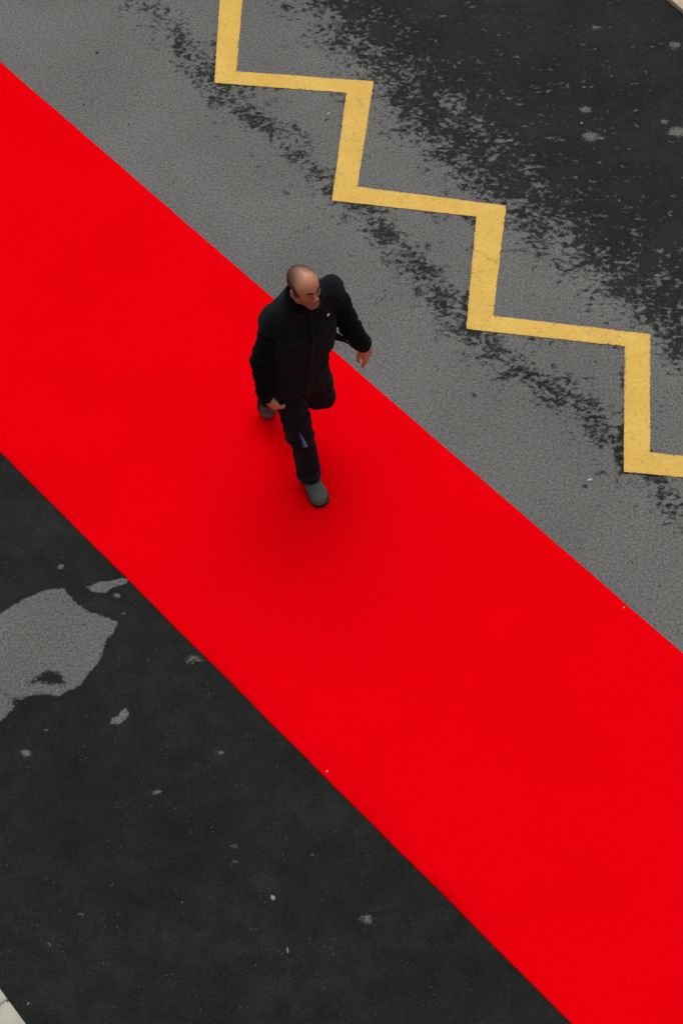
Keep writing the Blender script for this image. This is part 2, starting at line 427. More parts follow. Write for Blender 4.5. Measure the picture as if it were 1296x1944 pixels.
# ---------------------------------------------------------------- yellow zigzag
ZU = [(-0.725, 9.803), (0.222, 9.707), (0.105, 8.734), (1.08, 8.567), (0.954, 7.643), (1.931, 7.496), (1.853, 6.596)]
ZL = [(-0.875, 9.692), (0.033, 9.596), (-0.062, 8.613), (0.879, 8.471), (0.781, 7.538), (1.762, 7.4), (1.683, 6.454)]
per = np.array([.872, -1.075])
ZU = [(-0.69, 10.92)] + ZU + [(2.80, 6.46), (2.72, 5.55), (3.68, 5.38)]
ZL = [(-0.86, 10.92)] + ZL + [(2.62, 6.345), (2.54, 5.42), (3.60, 5.25)]
ZU = [(-1.64, 11.02)] + ZU; ZL = [(-1.66, 10.84)] + ZL
ZU = [(-1.52, 11.95)] + ZU; ZL = [(-1.71, 11.9)] + ZL
def build_zigzag():
    V, F, Wr = [], [], []
    K = 8
    rows = []
    for a in range(len(ZU) - 1):
        u0, u1, l0, l1 = map(np.array, (ZU[a], ZU[a + 1], ZL[a], ZL[a + 1]))
        n = 90
        for i in range(n + (a == len(ZU) - 2)):
            t = i / n
            rows.append((u0 + (u1 - u0) * t, l0 + (l1 - l0) * t))
    for r, (u, l) in enumerate(rows):
        ju = .004 * mnoise.noise(Vector((u[0] * 6, u[1] * 6, 1))) + .0050 * mnoise.noise(Vector((u[0] * 45, u[1] * 45, 2)))
        jl = .004 * mnoise.noise(Vector((l[0] * 6, l[1] * 6, 4))) + .0050 * mnoise.noise(Vector((l[0] * 45, l[1] * 45, 5)))
        dd = (u - l) / np.linalg.norm(u - l)
        u = u + dd * ju; l = l + dd * jl
        for k in range(K + 1):
            q = k / K; p = u + (l - u) * q
            V.append((p[0], p[1], .004)); 
            Wr.append((.66 if k in (0, K) else (.40 if k in (1, K - 1) else .22)) + .16 * max(0, mnoise.noise(Vector((p[0] * 2.1, p[1] * 2.1, 11)))))
    for r in range(len(rows) - 1):
        for k in range(K):
            a = r * (K + 1) + k
            F.append((a, a + 1, a + K + 2, a + K + 1))
    n0 = len(V)
    for r in range(len(rows)):
        for k in (0, K):
            x, y, z = V[r * (K + 1) + k]; V.append((x, y, .0003)); Wr.append(.62)
    for r in range(len(rows) - 1):
        a = r * (K + 1); b = n0 + 2 * r
        F.append((a, a + K + 1, b + 2, b)); F.append((a + K, b + 1, b + 3, a + 2 * K + 1))
    o = mesh_obj('zigzag_marking', V, F, M['yellow'])
    at = o.data.attributes.new('wear', 'FLOAT', 'POINT'); at.data.foreach_set('value', np.array(Wr, dtype=np.float32))
    tag(o, 'worn yellow zigzag line painted on the grey road above the red carpet', 'road marking')
build_zigzag()

# ---------------------------------------------------------------- kerbs and pavements
def prism(name, pts, z0, z1, mat, parent, bev=.008):
    """low stone with a bevelled top from a convex outline"""
    c = np.mean(pts, 0); inn = [c + (np.array(p) - c) * (1 - bev / max(.02, np.linalg.norm(np.array(p) - c))) for p in pts]
    n = len(pts)
    V = [(*p, z0) for p in pts] + [(*p, z1 - bev) for p in pts] + [(*p, z1) for p in inn]
    F = [tuple(range(2 * n, 3 * n))]
    for i in range(n):
        j = (i + 1) % n
        F += [(i, j, n + j, n + i), (n + i, n + j, 2 * n + j, 2 * n + i)]
    return mesh_obj(name, V, F, mat, parent)

def build_pavement(name, a, b, joint_t, width, matk, mats, span, first_len=1.0, hgt=.12):
    """kerb along a->b (road on the left of the direction), paving beyond on the right"""
    a, b = np.array(a), np.array(b); d = (b - a) / np.linalg.norm(b - a); r = np.array([d[1], -d[0]])
    root = empty(name, (*(a + r * 2), 0)); tag(root, kind='structure')
    inv = np.array([root.location.x, root.location.y])
    def L(p): return tuple(np.array(p) - inv)
    # bedding under the stones
    q = [a + d * span[0] + r * .01, a + d * span[1] + r * .01, a + d * span[1] + r * 12, a + d * span[0] + r * 12]
    prism('bedding', [L(p) for p in q], -.05, hgt - .012, mats, root, .002)
    t = joint_t
    ks = []
    t0 = joint_t - math.ceil((joint_t - span[0]) / first_len) * first_len
    while t0 < span[1]:
        g = .006
        p = [a + d * (t0 + g), a + d * (t0 + first_len - g), a + d * (t0 + first_len - g) + r * width, a + d * (t0 + g) + r * width]
        prism('kerb_stone', [L(x) for x in p], -.03, hgt + rng.uniform(-.002, .002), matk, root, .008)
        t0 += first_len
    # slabs beyond the kerb, a few rows
    for row in range(4):
        t0 = span[0] + (row % 2) * .3
        while t0 < span[1]:
            o = width + .006 + row * .6
            p = [a + d * (t0 + .004) + r * (o + .004), a + d * (t0 + .596) + r * (o + .004), a + d * (t0 + .596) + r * (o + .596), a + d * (t0 + .004) + r * (o + .596)]
            prism('paving_slab', [L(x) for x in p], .0, hgt - .002 + rng.uniform(-.002, .002), mats, root, .006)
            t0 += .6
    return root
# near pavement: its kerb passes the lower left corner
build_pavement('near_pavement', (-1.71, 3.246), (-1.562, 3.064), .075, .30, M['kerb'], M['slab'], (-5, 4))
# far pavement: only its kerb shows at the upper right corner (road on the left when looking back)
build_pavement('far_pavement', (2.417, 10.373), (2.311, 10.518), .35, .30, M['kerb2'], M['slab'], (-4, 5), hgt=.035)

# ---------------------------------------------------------------- distance-field modelling
def unit(v): v = np.array(v, float); return v / np.linalg.norm(v)

class Vol:
    def __init__(s, xs, ys, zs):
        s.x, s.y, s.z = (np.asarray(q, np.float32) for q in (xs, ys, zs))
        s.v = np.full((len(xs), len(ys), len(zs)), .5, np.float32)
    def sub(s, lo, hi):
        sl = tuple(slice(max(0, np.searchsorted(a, l) - 1), np.searchsorted(a, h) + 1) for a, l, h in zip((s.x, s.y, s.z), lo, hi))
        return sl, np.stack(np.meshgrid(s.x[sl[0]], s.y[sl[1]], s.z[sl[2]], indexing='ij'), -1)
    def add(s, fn, lo, hi, k=.01, op='u'):
        m = .03 + k
        sl, P = s.sub(np.array(lo) - m, np.array(hi) + m)
        if P.size == 0: return
        d = fn(P).astype(np.float32); a = s.v[sl]
        if op == 'u':
            h = np.maximum(k - np.abs(a - d), 0) / k
            s.v[sl] = np.minimum(a, d) - h * h * k * .25
        elif op == 's':
            d = -d; h = np.maximum(k - np.abs(a - d), 0) / k
            s.v[sl] = np.maximum(a, d) + h * h * k * .25
        elif op == 'i':
            h = np.maximum(k - np.abs(a - d), 0) / k
            s.v[sl] = np.maximum(a, d) + h * h * k * .25
    def rc(s, a, b, ra, rb, k=.01, op='u'):
        a, b = np.array(a, float), np.array(b, float); r = max(ra, rb)
        ab = b - a; L = ab @ ab
        def fn(P):
            t = np.clip(((P - a) @ ab) / L, 0, 1)
            return np.linalg.norm(P - a - t[..., None] * ab, axis=-1) - (ra + (rb - ra) * t)
        s.add(fn, np.minimum(a, b) - r, np.maximum(a, b) + r, k, op)
    def ell(s, c, rad, R=None, k=.01, op='u'):
        c = np.array(c, float); rad = np.array(rad, float); R = np.eye(3) if R is None else np.array(R)  # rows: local axes
        e = np.full(3, rad.max())
        def fn(P):
            q = (P - c) @ R.T
            k0 = np.linalg.norm(q / rad, axis=-1); k1 = np.linalg.norm(q / rad ** 2, axis=-1)
            return k0 * (k0 - 1) / np.maximum(k1, 1e-6)
        s.add(fn, c - e, c + e, k, op)
    def mesh(s):
        V = s.v; x, y, z = s.x, s.y, s.z
        ins = V < 0
        c = [ins[i:ins.shape[0] - 1 + i, j:ins.shape[1] - 1 + j, k:ins.shape[2] - 1 + k] for i in (0, 1) for j in (0, 1) for k in (0, 1)]
        allc = c[0].copy(); anyc = c[0].copy()
        for q in c[1:]: allc &= q; anyc |= q
        act = anyc & ~allc
        I, J, K = np.nonzero(act)
        ax = np.zeros((len(I), 3)); cnt = np.zeros(len(I))
        co = [(i, j, k) for i in (0, 1) for j in (0, 1) for k in (0, 1)]
        for a in co:
            for q in range(3):
                if a[q]: continue
                b = list(a); b[q] = 1
                va = V[I + a[0], J + a[1], K + a[2]]; vb = V[I + b[0], J + b[1], K + b[2]]
                cr = (va < 0) != (vb < 0)
                t = np.where(cr, va / np.where(cr, va - vb, 1), 0)
                pa = np.stack([x[I + a[0]], y[J + a[1]], z[K + a[2]]], 1); pb = np.stack([x[I + b[0]], y[J + b[1]], z[K + b[2]]], 1)
                ax += (pa + (pb - pa) * t[:, None]) * cr[:, None]; cnt += cr
        P = ax / cnt[:, None]
        m = np.full(act.shape, -1, np.int32); m[act] = np.arange(len(I))
        Fs = []
        for q in range(3):
            o1, o2 = [(1, 2), (2, 0), (0, 1)][q]
            n = ins.shape
            lo = [slice(1, n[0] - 1)] * 1 + [slice(1, n[1] - 1)] + [slice(1, n[2] - 1)]
            A = ins[1:-1, 1:-1, 1:-1]
            hi = [slice(1, -1)] * 3; hi[q] = slice(2, None)
            B = ins[tuple(hi)]
            ii = np.array(np.nonzero(A != B)) + 1
            def cell(d1, d2):
                c_ = ii.copy(); c_[o1] += d1; c_[o2] += d2
                return m[c_[0], c_[1], c_[2]]
            quad = np.stack([cell(-1, -1), cell(0, -1), cell(0, 0), cell(-1, 0)], 1)
            flip = ~ins[ii[0], ii[1], ii[2]]
            quad[flip] = quad[flip][:, ::-1]
            Fs.append(quad)
        F = np.concatenate(Fs); F = F[(F >= 0).all(1)]
        return P, F

def graded(lo, hi, base, fine):
    """grid line positions, base step with finer stretches [(a, b, step)]"""
    o = [lo]
    while o[-1] < hi:
        st = base
        for a, b, q in fine:
            if a <= o[-1] <= b: st = min(st, q)
        o.append(o[-1] + st)
    return np.array(o)

# ---------------------------------------------------------------- the man: skeleton (metres, world)
PEL = np.array([-.250, 6.500, .950])
RSH = np.array([-.364, 6.466, 1.450]); LSH = np.array([-.054, 6.624, 1.505])
REL = np.array([-.432, 6.392, 1.165]); RWR = np.array([-.420, 6.345, .905])
LEL = np.array([.046, 6.590, 1.205]); LWR = np.array([.122, 6.640, .990])
RHI = np.array([-.318, 6.440, .920]); RKN = np.array([-.232, 6.372, .500]); RAN = np.array([-.190, 6.386, .100])
LHI = np.array([-.178, 6.552, .920]); LKN = np.array([-.120, 6.655, .500]); LAN = np.array([-.430, 6.862, .214])
HC = np.array([-.194, 6.480, 1.696])                     # centre of the head at eye level
HF = unit((.64, -.765, .15)); HL = unit(np.cross((0, 0, 1), HF)); HU = np.cross(HF, HL)
HR = np.array([HL, HF, HU])                              # rows: left, forward, up
HS = .935                                                # overall size of the head
def hp(x, y, z): return HC + (x * HL + y * HF + z * HU) * HS
shl = unit(LSH - RSH); shl[2] = 0; shl = unit(shl)
SF = np.array([shl[1], -shl[0], 0])                      # chest forward
lf = np.array([.788, .616, 0]); FW = np.array([.616, -.788, 0])

person = empty('person', (-.25, 6.5, 0))
tag(person, 'bald man in black jacket and dark trousers striding along the red carpet', 'person')
PINV = Vector((-.25, 6.5, 0))
def attach(name, P, F, mat, parent=None, smooth=True):
    P = np.asarray(P, float) - np.array(PINV)
    return mesh_obj(name, P, F, mat, parent or person, smooth)

def hand_prims(v, wr, D, N, curl, thumb, spread=1.0):
    D = unit(D); N = np.array(N, float); N = unit(N - (N @ D) * D)
    Sd = thumb * np.cross(D, N) ; Sd = unit(Sd)
    q = lambda s, d, n: wr + s * Sd + d * D + n * N
    k = .012
    bases = [(.031, .090), (.010, .094), (-.011, .089), (-.030, .080)]
    for (s0, d0) in bases:
        v.rc(q(s0 * .45, .0, 0), q(s0, d0, -.004), .019, .0125, k)
    v.rc(q(.014, .02, .008), q(.022, .06, .010), .018, .015, k)
    v.rc(q(-.02, .02, .008), q(-.022, .06, .008), .016, .013, k)
    L = [(.042, .026, .021), (.046, .029, .022), (.042, .027, .021), (.033, .021, .019)]
    R = [.0092, .0096, .0090, .0080]
    for i, ((s0, d0), ls, r) in enumerate(zip(bases, L, R)):
        p = q(s0, d0, -.004); ang = 0
        sp = (1.5 - i) * .07 * spread
        for j, l in enumerate(ls):
            ang += curl[i] * (1.0, 1.15, .8)[j]
            dv = unit(math.cos(ang) * (D + sp * Sd) + math.sin(ang) * N)
            n = p + dv * l
            v.rc(p, n, r * (1.06 - .09 * j), r * (.98 - .09 * j), .004)
            p = n
    a = q(.016, .018, .006); b = q(.044, .050, .016); c = q(.053, .080, .020); e = q(.050, .106, .024)
    v.rc(a, b, .017, .0125, .012); v.rc(b, c, .0118, .0105, .005); v.rc(c, e, .0104, .0085, .004)

LTH = -1
def build_body():
    xs = graded(-.56, .26, .0045, [(-.47, -.28, .003), (-.31, -.07, .0032), (.07, .24, .003)])
    ys = graded(6.10, 7.0, .0055, [(6.22, 6.44, .003), (6.36, 6.62, .0032), (6.54, 6.74, .003)])
    zs = graded(.03, 1.86, .009, [(.70, 1.0, .003), (1.53, 1.86, .003)])
    v = Vol(xs, ys, zs)
    # trunk
    CH = (RSH + LSH) / 2
    v.ell(PEL + [0, 0, -.02], (.155, .105, .12), np.array([lf, FW, [0, 0, 1]]), .05)
    v.ell((PEL + CH) / 2, (.14, .095, .2), np.array([shl, SF, [0, 0, 1]]), .06)
    v.ell(CH + [0, 0, -.10], (.165, .105, .16), np.array([shl, SF, [0, 0, 1]]), .06)
    v.rc(RSH, LSH, .05, .05, .05)
    v.rc(CH + [0, 0, .03], hp(0, -.03, -.06), .06, .056, .03)
    for h, kn, an in ((RHI, RKN, RAN), (LHI, LKN, LAN)):
        v.rc(h, kn, .075, .050, .03); v.rc(kn, an, .050, .034, .02)
    for sh, el, wr in ((RSH, REL, RWR), (LSH, LEL, LWR)):
        v.rc(sh, el, .048, .038, .03); v.rc(el, wr, .038, .026, .015)
    # feet (inside the shoes)
    for an, d_ in ((RAN, RFD), (LAN, LFD)):
        v.rc(an, an + d_ * .03, .026, .022, .02)
    # hands
    hand_prims(v, RWR + unit(RWR - REL) * .012, (.58, -.12, -.62), (.50, .80, .15), (.55, .62, .66, .70), -1, .6)
    hand_prims(v, LWR + unit(LWR - LEL) * .012, (.20, -.02, -1.0), (-.78, .60, .0), (.22, .30, .38, .46), LTH, .35)
    # head
    A = lambda c, r, k, op='u', R=HR: v.ell(hp(*c), tuple(HS * e for e in r), R, k, op)
    C = lambda a, b, ra, rb, k, op='u': v.rc(hp(*a), hp(*b), ra * HS, rb * HS, k, op)
    A((0, -.018, .037), (.076, .096, .078), .01)
    A((0, .028, .022), (.064, .062, .066), .03)
    A((0, .026, -.035), (.055, .056, .072), .03)
    C((0, .060, -.098), (.012, .060, -.098), .021, .021, .02); C((0, .060, -.098), (-.012, .060, -.098), .021, .021, .02)
    for s in (-1, 1):
        C((s * .012, .062, -.094), (s * .050, .0, -.068), .018, .017, .025)
        C((s * .050, .0, -.068), (s * .060, -.005, -.02), .016, .014, .025)
        A((s * .036, .052, -.032), (.024, .024, .026), .02)
        C((s * .036, .074, .018), (s * .010, .083, .014), .008, .0085, .014)        # brow
        A((s * .031, .093, -.002), (.017, .014, .011), .012, 's')                    # socket
        A((s * .031, .0745, -.0025), (.0135, .0135, .0125), .004)                    # lid
        A((s * .0125, .096, -.042), (.0085, .010, .0075), .006)                      # nostril wing
        A((s * .0085, .103, -.049), (.0035, .005, .004), .003, 's')
        # ear
        Re = np.array([unit(HL * s * .93 - HF * .38), unit(HF + HL * s * .38), HU])
        A((s * .0825, -.012, -.012), (.0075, .020, .033), .006, 'u', Re)
        A((s * .0905, -.008, -.008), (.0055, .010, .018), .004, 's', Re)
        A((s * .076, .0, -.036), (.006, .009, .010), .005)
    C((0, .080, .006), (0, .101, -.036), .0080, .0095, .010)
    A((0, .1015, -.038), (.0100, .0095, .0085), .007)
    C((-.012, .086, -.060), (.012, .086, -.060), .009, .009, .012)
    C((-.019, .0855, -.066), (.019, .0855, -.066), .0048, .0048, .005)
    C((-.009, .0905, -.0665), (.009, .0905, -.0665), .0045, .0045, .006)
    C((-.016, .086, -.0775), (.016, .086, -.0775), .0062, .0062, .006)
    C((-.024, .094, -.0715), (.024, .094, -.0715), .0022, .0022, .003, 's')
    A((0, .088, -.088), (.02, .006, .004), .006, 's')
    P, F = v.mesh()
    # keep the figure one connected skin
    o = attach('body', P, F, M['skin'])
    q = (P - HC) @ HR.T / HS                                     # head-local
    base = np.array([.54, .225, .112])
    c = np.tile(base, (len(P), 1))
    nz = np.array([mnoise.noise(Vector(p * 28)) for p in q])
    def blend(mask, col):
        m_ = np.clip(mask, 0, 1)[:, None]; c[:] = c * (1 - m_) + np.array(col) * m_
    head = (P[:, 2] > 1.50) & (np.abs(q[:, 0]) < .11)
    g = lambda cx, cy, cz, rx, ry, rz: np.exp(-(((q[:, 0] - cx) / rx) ** 2 + ((q[:, 1] - cy) / ry) ** 2 + ((q[:, 2] - cz) / rz) ** 2))
    # carpet's red bounce and shade painted into the face below the forehead
    blend(head * np.clip((.03 - q[:, 2]) / .05, 0, 1) * .85, (.40, .140, .085))
    blend(head * np.clip((nz + .1) * .3, 0, .3), (.46, .19, .12))
    for s in (-1, 1):
        blend(head * g(s * .046, .07, -.03, .02, .03, .02) * .5, (.46, .14, .09))
        blend(head * g(s * .080, -.008, -.01, .014, .03, .04) * .6, (.45, .16, .11))
        blend(head * g(s * .031, .088, -.004, .019, .02, .0095) * .8, (.085, .035, .028))  # eye socket shade and lashes painted into the tone
    blend(head * g(0, .11, -.04, .014, .02, .014) * .5, (.47, .15, .10))
    # stubble on jaw, lip and round the mouth
    st = head * np.clip((-.040 - q[:, 2]) / .03, 0, 1) * np.clip((q[:, 1] + .02) / .03, 0, 1)
    blend(st * (.52 + .2 * nz), (.11, .055, .042))
    blend(head * g(0, .092, -.071, .019, .014, .0075) * .85, (.38, .10, .08))
    # cropped hair shading on the sides and back of the scalp
    hm = hair_mask(q, nz)
    blend(head * hm * .80, (.058, .033, .025))
    blend(head * np.clip((q[:, 2] - .04) / .03, 0, 1) * np.clip((.045 - q[:, 1]) / .07, 0, 1) * (.80 + .25 * nz), (.13, .065, .050))
    # hands: redder knuckles
    hd = (P[:, 2] < 1.0) & (P[:, 2] > .65)
    blend(hd * .45, (.46, .18, .12))
    blend(hd * np.clip(np.array([mnoise.noise(Vector(p * 60)) for p in P]) if hd.any() else 0, 0, .4), (.42, .13, .09))
    at = o.data.color_attributes.new('tone', 'FLOAT_COLOR', 'POINT')
    at.data.foreach_set('color', np.concatenate([c, np.ones((len(c), 1))], 1).astype(np.float32).ravel())
    return o, P, F

def hair_mask(q, nz):
    """1 where cropped hair grows: a horseshoe round the sides and back, thin stubble higher up"""
    x, y, z = q[:, 0], q[:, 1], q[:, 2]
    top = .080 + np.clip((.0 - y) / .06, 0, 1) * .030 + nz * .006      # upper limit rises at the back
    side = np.clip((top - z) / .034, 0, 1)
    low = np.clip((z + .030 + np.clip((-.02 - y) / .05, 0, 1) * .035) / .012, 0, 1)
    front = np.clip((.036 - (z - .01) * .38 - y) / .016, 0, 1)            # temple line
    sburn = ((np.abs(y - .012) < .012) & (z < .0) & (z > -.035) & (np.abs(x) > .058)) * .8
    ear = ~((np.abs(x) > .0785) & (z < .03))
    return np.maximum(side * low * front, sburn) * ear

RFD = unit((.42, -.91, -.0)); LFD = unit((.12, -.22, -.97))

body, BP, BF = build_body()

# ---------------------------------------------------------------- clothing
def displace(P, F, amp_fn):
    """push the points along their normals by amp_fn(points)"""
    n = np.zeros_like(P)
    a, b, c, d = (P[F[:, i]] for i in range(4))
    fn = np.cross(c - a, d - b)
    for i in range(4): np.add.at(n, F[:, i], fn)
    n /= np.maximum(np.linalg.norm(n, axis=1), 1e-12)[:, None]
    return P + n * amp_fn(P)[:, None]

def nz3(P, s, off=0, stretch=(1, 1, 1)):
    k = np.array(stretch) * s
    return np.array([mnoise.noise(Vector(p * k + off)) for p in P])

def folds(P, axis0, axis1, center, freq, width, seed, ang=0.0):
    """ring folds round a limb near a joint"""
    ax = unit(axis1 - axis0); t = (P - center) @ ax
    r = np.linalg.norm(P - center, axis=1)
    w_ = nz3(P, 9, seed) * .9
    return np.sin(t * freq + w_ * 4 + seed) * np.exp(-(r / width) ** 2)

def ell_section(T, ldir0, ldir1):
    """trunk of elliptical sections: T rows (z, cx, cy, a, b)"""
    T = np.array(T)
    def fn(P):
        z = P[..., 2]
        cx, cy, a, b = (np.interp(z, T[:, 0], T[:, i]) for i in (1, 2, 3, 4))
        t = np.clip((z - T[0, 0]) / (T[-1, 0] - T[0, 0]), 0, 1)[..., None]
        l = ldir0[:2] * (1 - t) + ldir1[:2] * t; l = l / np.linalg.norm(l, axis=-1, keepdims=True)
        dx, dy = P[..., 0] - cx, P[..., 1] - cy
        u = dx * l[..., 0] + dy * l[..., 1]; w_ = dx * l[..., 1] - dy * l[..., 0]
        e = 2.35
        k = (np.abs(u / a) ** e + np.abs(w_ / b) ** e) ** (1 / e)
        d = (k - 1) * np.minimum(a, b)
        return np.maximum(d, np.maximum(T[0, 0] - z, z - T[-1, 0]) * 1.0)
    return fn

CH = (RSH + LSH) / 2
def lerp(a, b, t): return a + (b - a) * t
PB = PEL + FW * -.005
def build_jacket():
    v = Vol(np.arange(-.56, .20, .005), np.arange(6.20, 6.86, .005), np.arange(.80, 1.66, .005))
    T = []
    for z, a, b, fwd in ((.835, .180, .128, .0), (.87, .190, .138, .0), (.95, .192, .142, .005), (1.05, .185, .138, .008), (1.15, .190, .140, .01),
                         (1.27, .200, .140, .012), (1.36, .198, .132, .008), (1.43, .180, .115, -.005), (1.48, .145, .098, -.01), (1.53, .095, .080, -.005), (1.56, .072, .072, .0)):
        t = (z - .95) / .51
        c = lerp(PB, CH, t); c = c + SF * fwd
        T.append((z, c[0], c[1], a, b))
    v.add(ell_section(T, lf, shl), (-.5, 6.25, .80), (.05, 6.80, 1.6), .02)
    # blouson hem gathers in
    v.rc(RSH + [0, 0, -.010], CH + [0, 0, .045], .064, .080, .06)
    v.rc(LSH + [0, 0, -.010], CH + [0, 0, .045], .064, .080, .06)
    v.rc(RSH, lerp(RSH, REL, .25), .068, .064, .03)
    v.rc(LSH, lerp(LSH, LEL, .25), .068, .064, .03)
    P, F = v.mesh()
    fx = -SF
    def amp(P):
        f = .0085 * nz3(P, 6, 3) + .0050 * nz3(P, 15, 8, (1, 1, 1.8))
        # drag folds from the armpits, bulge above the hem
        f += .0060 * np.abs(nz3(P, 8, 21, (1.2, 1.2, 2.6))) * 2 - .004
        hem = np.exp(-((P[:, 2] - .880) / .008) ** 2)
        f -= .010 * hem
        f += .007 * np.exp(-((P[:, 2] - .925) / .03) ** 2)
        f += np.where(P[:, 2] < .875, .0022 * np.sin(np.arctan2(P[:, 1] - 6.5, P[:, 0] + .25) * 90), 0)
        for zc, am in ((1.24, .006), (1.17, .005), (1.04, .007), (.985, .006)):
            w_ = P[:, 2] - zc - .05 * nz3(P, 3.5, zc * 9)
            f += am * np.exp(-(w_ / .012) ** 2) * np.clip(nz3(P, 4, zc * 31) + .45, 0, 1)
        # quilted yoke seam
        f -= .0035 * np.exp(-((P[:, 2] - 1.335 - .04 * ((P - CH) @ shl)) / .0045) ** 2)
        f -= .003 * np.exp(-((P[:, 2] - 1.10) / .0045) ** 2)
        return f
    P = displace(P, F, amp)
    return attach('jacket', P, F, M['jacket']), P, F
jacket, JP, JF = build_jacket()

def build_sleeves():
    out = []
    for sd_, sh, el, wr in ((-1, RSH, REL, RWR), (1, LSH, LEL, LWR)):
        mn = np.minimum(np.minimum(sh, el), wr) - .11; mx = np.maximum(np.maximum(sh, el), wr) + .11
        v = Vol(np.arange(mn[0], mx[0], .0045), np.arange(mn[1], mx[1], .0045), np.arange(mn[2], mx[2], .0045))
        v.rc(lerp(sh, el, .0), el, .060, .054, .02)
        v.rc(lerp(sh, el, .30), lerp(sh, el, .75), .060, .058, .02)
        v.rc(el, wr + unit(el - wr) * .03, .054, .042, .03)
        v.rc(lerp(el, wr, .25), lerp(el, wr, .75), .052, .049, .02)
        v.ell(wr + unit(el - wr) * .035, (.048, .048, .03), None, .02)
        v.rc(wr + unit(el - wr) * .03, wr + unit(wr - el) * .012, .040, .036, .008)
        P, F = v.mesh()
        def amp(P):
            f = .009 * nz3(P, 9, 5 + sd_) + .005 * nz3(P, 22, 15, (1, 1, 1.8))
            f += .0070 * folds(P, sh, el, el, 85, .12, 1.3 + sd_)
            f += .0045 * folds(P, el, wr, lerp(el, wr, .8), 120, .09, 2.7 + sd_)
            f += .0030 * folds(P, sh, el, lerp(sh, el, .2), 70, .12, 4.1)
            return f
        P = displace(P, F, amp)
        o = attach('sleeve', P, F, M['sleeve'], jacket)
        o.parent = jacket
        # ribbed cuff
        d_ = unit(wr - el); c0 = wr - d_ * .026; c1 = wr + d_ * .016
        a1 = unit(np.cross(d_, (0, 0, 1.0) if abs(d_[2]) < .9 else (1.0, 0, 0))); a2 = np.cross(d_, a1)
        Vv, Ff = [], []; n = 72; prof = [(0, .040), (.0, .0425), (.5, .0415), (1.0, .0405), (1.0, .034), (.6, .033)]
        for t, r in prof:
            for i in range(n):
                a = 2 * math.pi * i / n; rr = r + .0011 * (i % 2)
                Vv.append(lerp(c0, c1, t) + a1 * math.cos(a) * rr + a2 * math.sin(a) * rr)
        for p in range(len(prof) - 1):
            for i in range(n):
                j = (i + 1) % n; Ff.append((p * n + i, p * n + j, (p + 1) * n + j, (p + 1) * n + i))
        attach('cuff', Vv, Ff, M['sleeve'], jacket)
        out.append((P, F))
    return out
SLV = build_sleeves()

def bvh(*PF):
    V, Fs, o = [], [], 0
    for P, F in PF:
        V += [Vector(p) for p in P]; Fs += [tuple(int(i) + o for i in f) for f in F]; o = len(V)
    return BVHTree.FromPolygons(V, Fs)
JB = bvh((JP, JF))
def hit(B, target, direction, dist=1.0):
    """surface point reached from outside towards target along -direction"""
    d_ = Vector(unit(direction)); o = Vector(target) + d_ * dist
    r = B.ray_cast(o, -d_)
    return (np.array(r[0]), np.array(r[1])) if r[0] is not None else (np.array(target), np.array(direction))

def ribbon(name, B, line, width, lift, thick, mat, parent, dirn, seg=40, side=None):
    """raised strip lying on a garment along a polyline of inner points"""
    L = np.array(line, float); cum = np.r_[0, np.cumsum(np.linalg.norm(np.diff(L, axis=0), axis=1))]
    V, F = [], []
    prev = None
    pts = []
    for i in range(seg + 1):
        t = cum[-1] * i / seg; p = np.array([np.interp(t, cum, L[:, k]) for k in range(3)])
        pts.append(hit(B, p, dirn))
    for i, (p, n) in enumerate(pts):
        q = pts[min(i + 1, seg)][0] - pts[max(i - 1, 0)][0]
        s_ = unit(np.cross(unit(q), n)); wd = width if np.isscalar(width) else np.interp(i / seg, [0, 1], width)
        V += [p - s_ * wd / 2 - n * .002, p - s_ * wd / 2 + n * (lift + thick), p + s_ * wd / 2 + n * (lift + thick), p + s_ * wd / 2 - n * .002]
    for i in range(seg):
        a = i * 4
        for k in range(3): F.append((a + k, a + k + 4, a + k + 5, a + k + 1))
    F += [(0, 1, 2, 3), (seg * 4 + 3, seg * 4 + 2, seg * 4 + 1, seg * 4)]
    return attach(name, V, F, mat, parent)

zl0 = lerp(PB, CH, 1.08) + SF * .02; zl1 = lerp(PB, CH, -.18) + SF * .02
ribbon('zip_placket', JB, [zl1, zl0], .030, .0015, .003, M['jacket'], jacket, SF, 60)
ribbon('zipper', JB, [zl1 + shl * .018, zl0 + shl * .018], .006, .0015, .001, M['sleeve'], jacket, SF, 60)
# chest pocket flaps and hip pockets
for sgn in (-1, 1):
    p0 = CH + SF * .02 + shl * sgn * .055 + np.array([0, 0, -.125]); p1 = CH + SF * .02 + shl * sgn * .145 + np.array([0, 0, -.120])
    ribbon('pocket_flap', JB, [p0, p1], .045, .002, .004, M['jacket'], jacket, SF, 16)
    p0 = PB + SF * .02 + shl * sgn * .07 + np.array([0, 0, .03]); p1 = PB + SF * .02 + shl * sgn * .125 + np.array([0, 0, .13])
    ribbon('pocket_welt', JB, [p0, p1], .016, .0015, .003, M['jacket'], jacket, SF, 16)

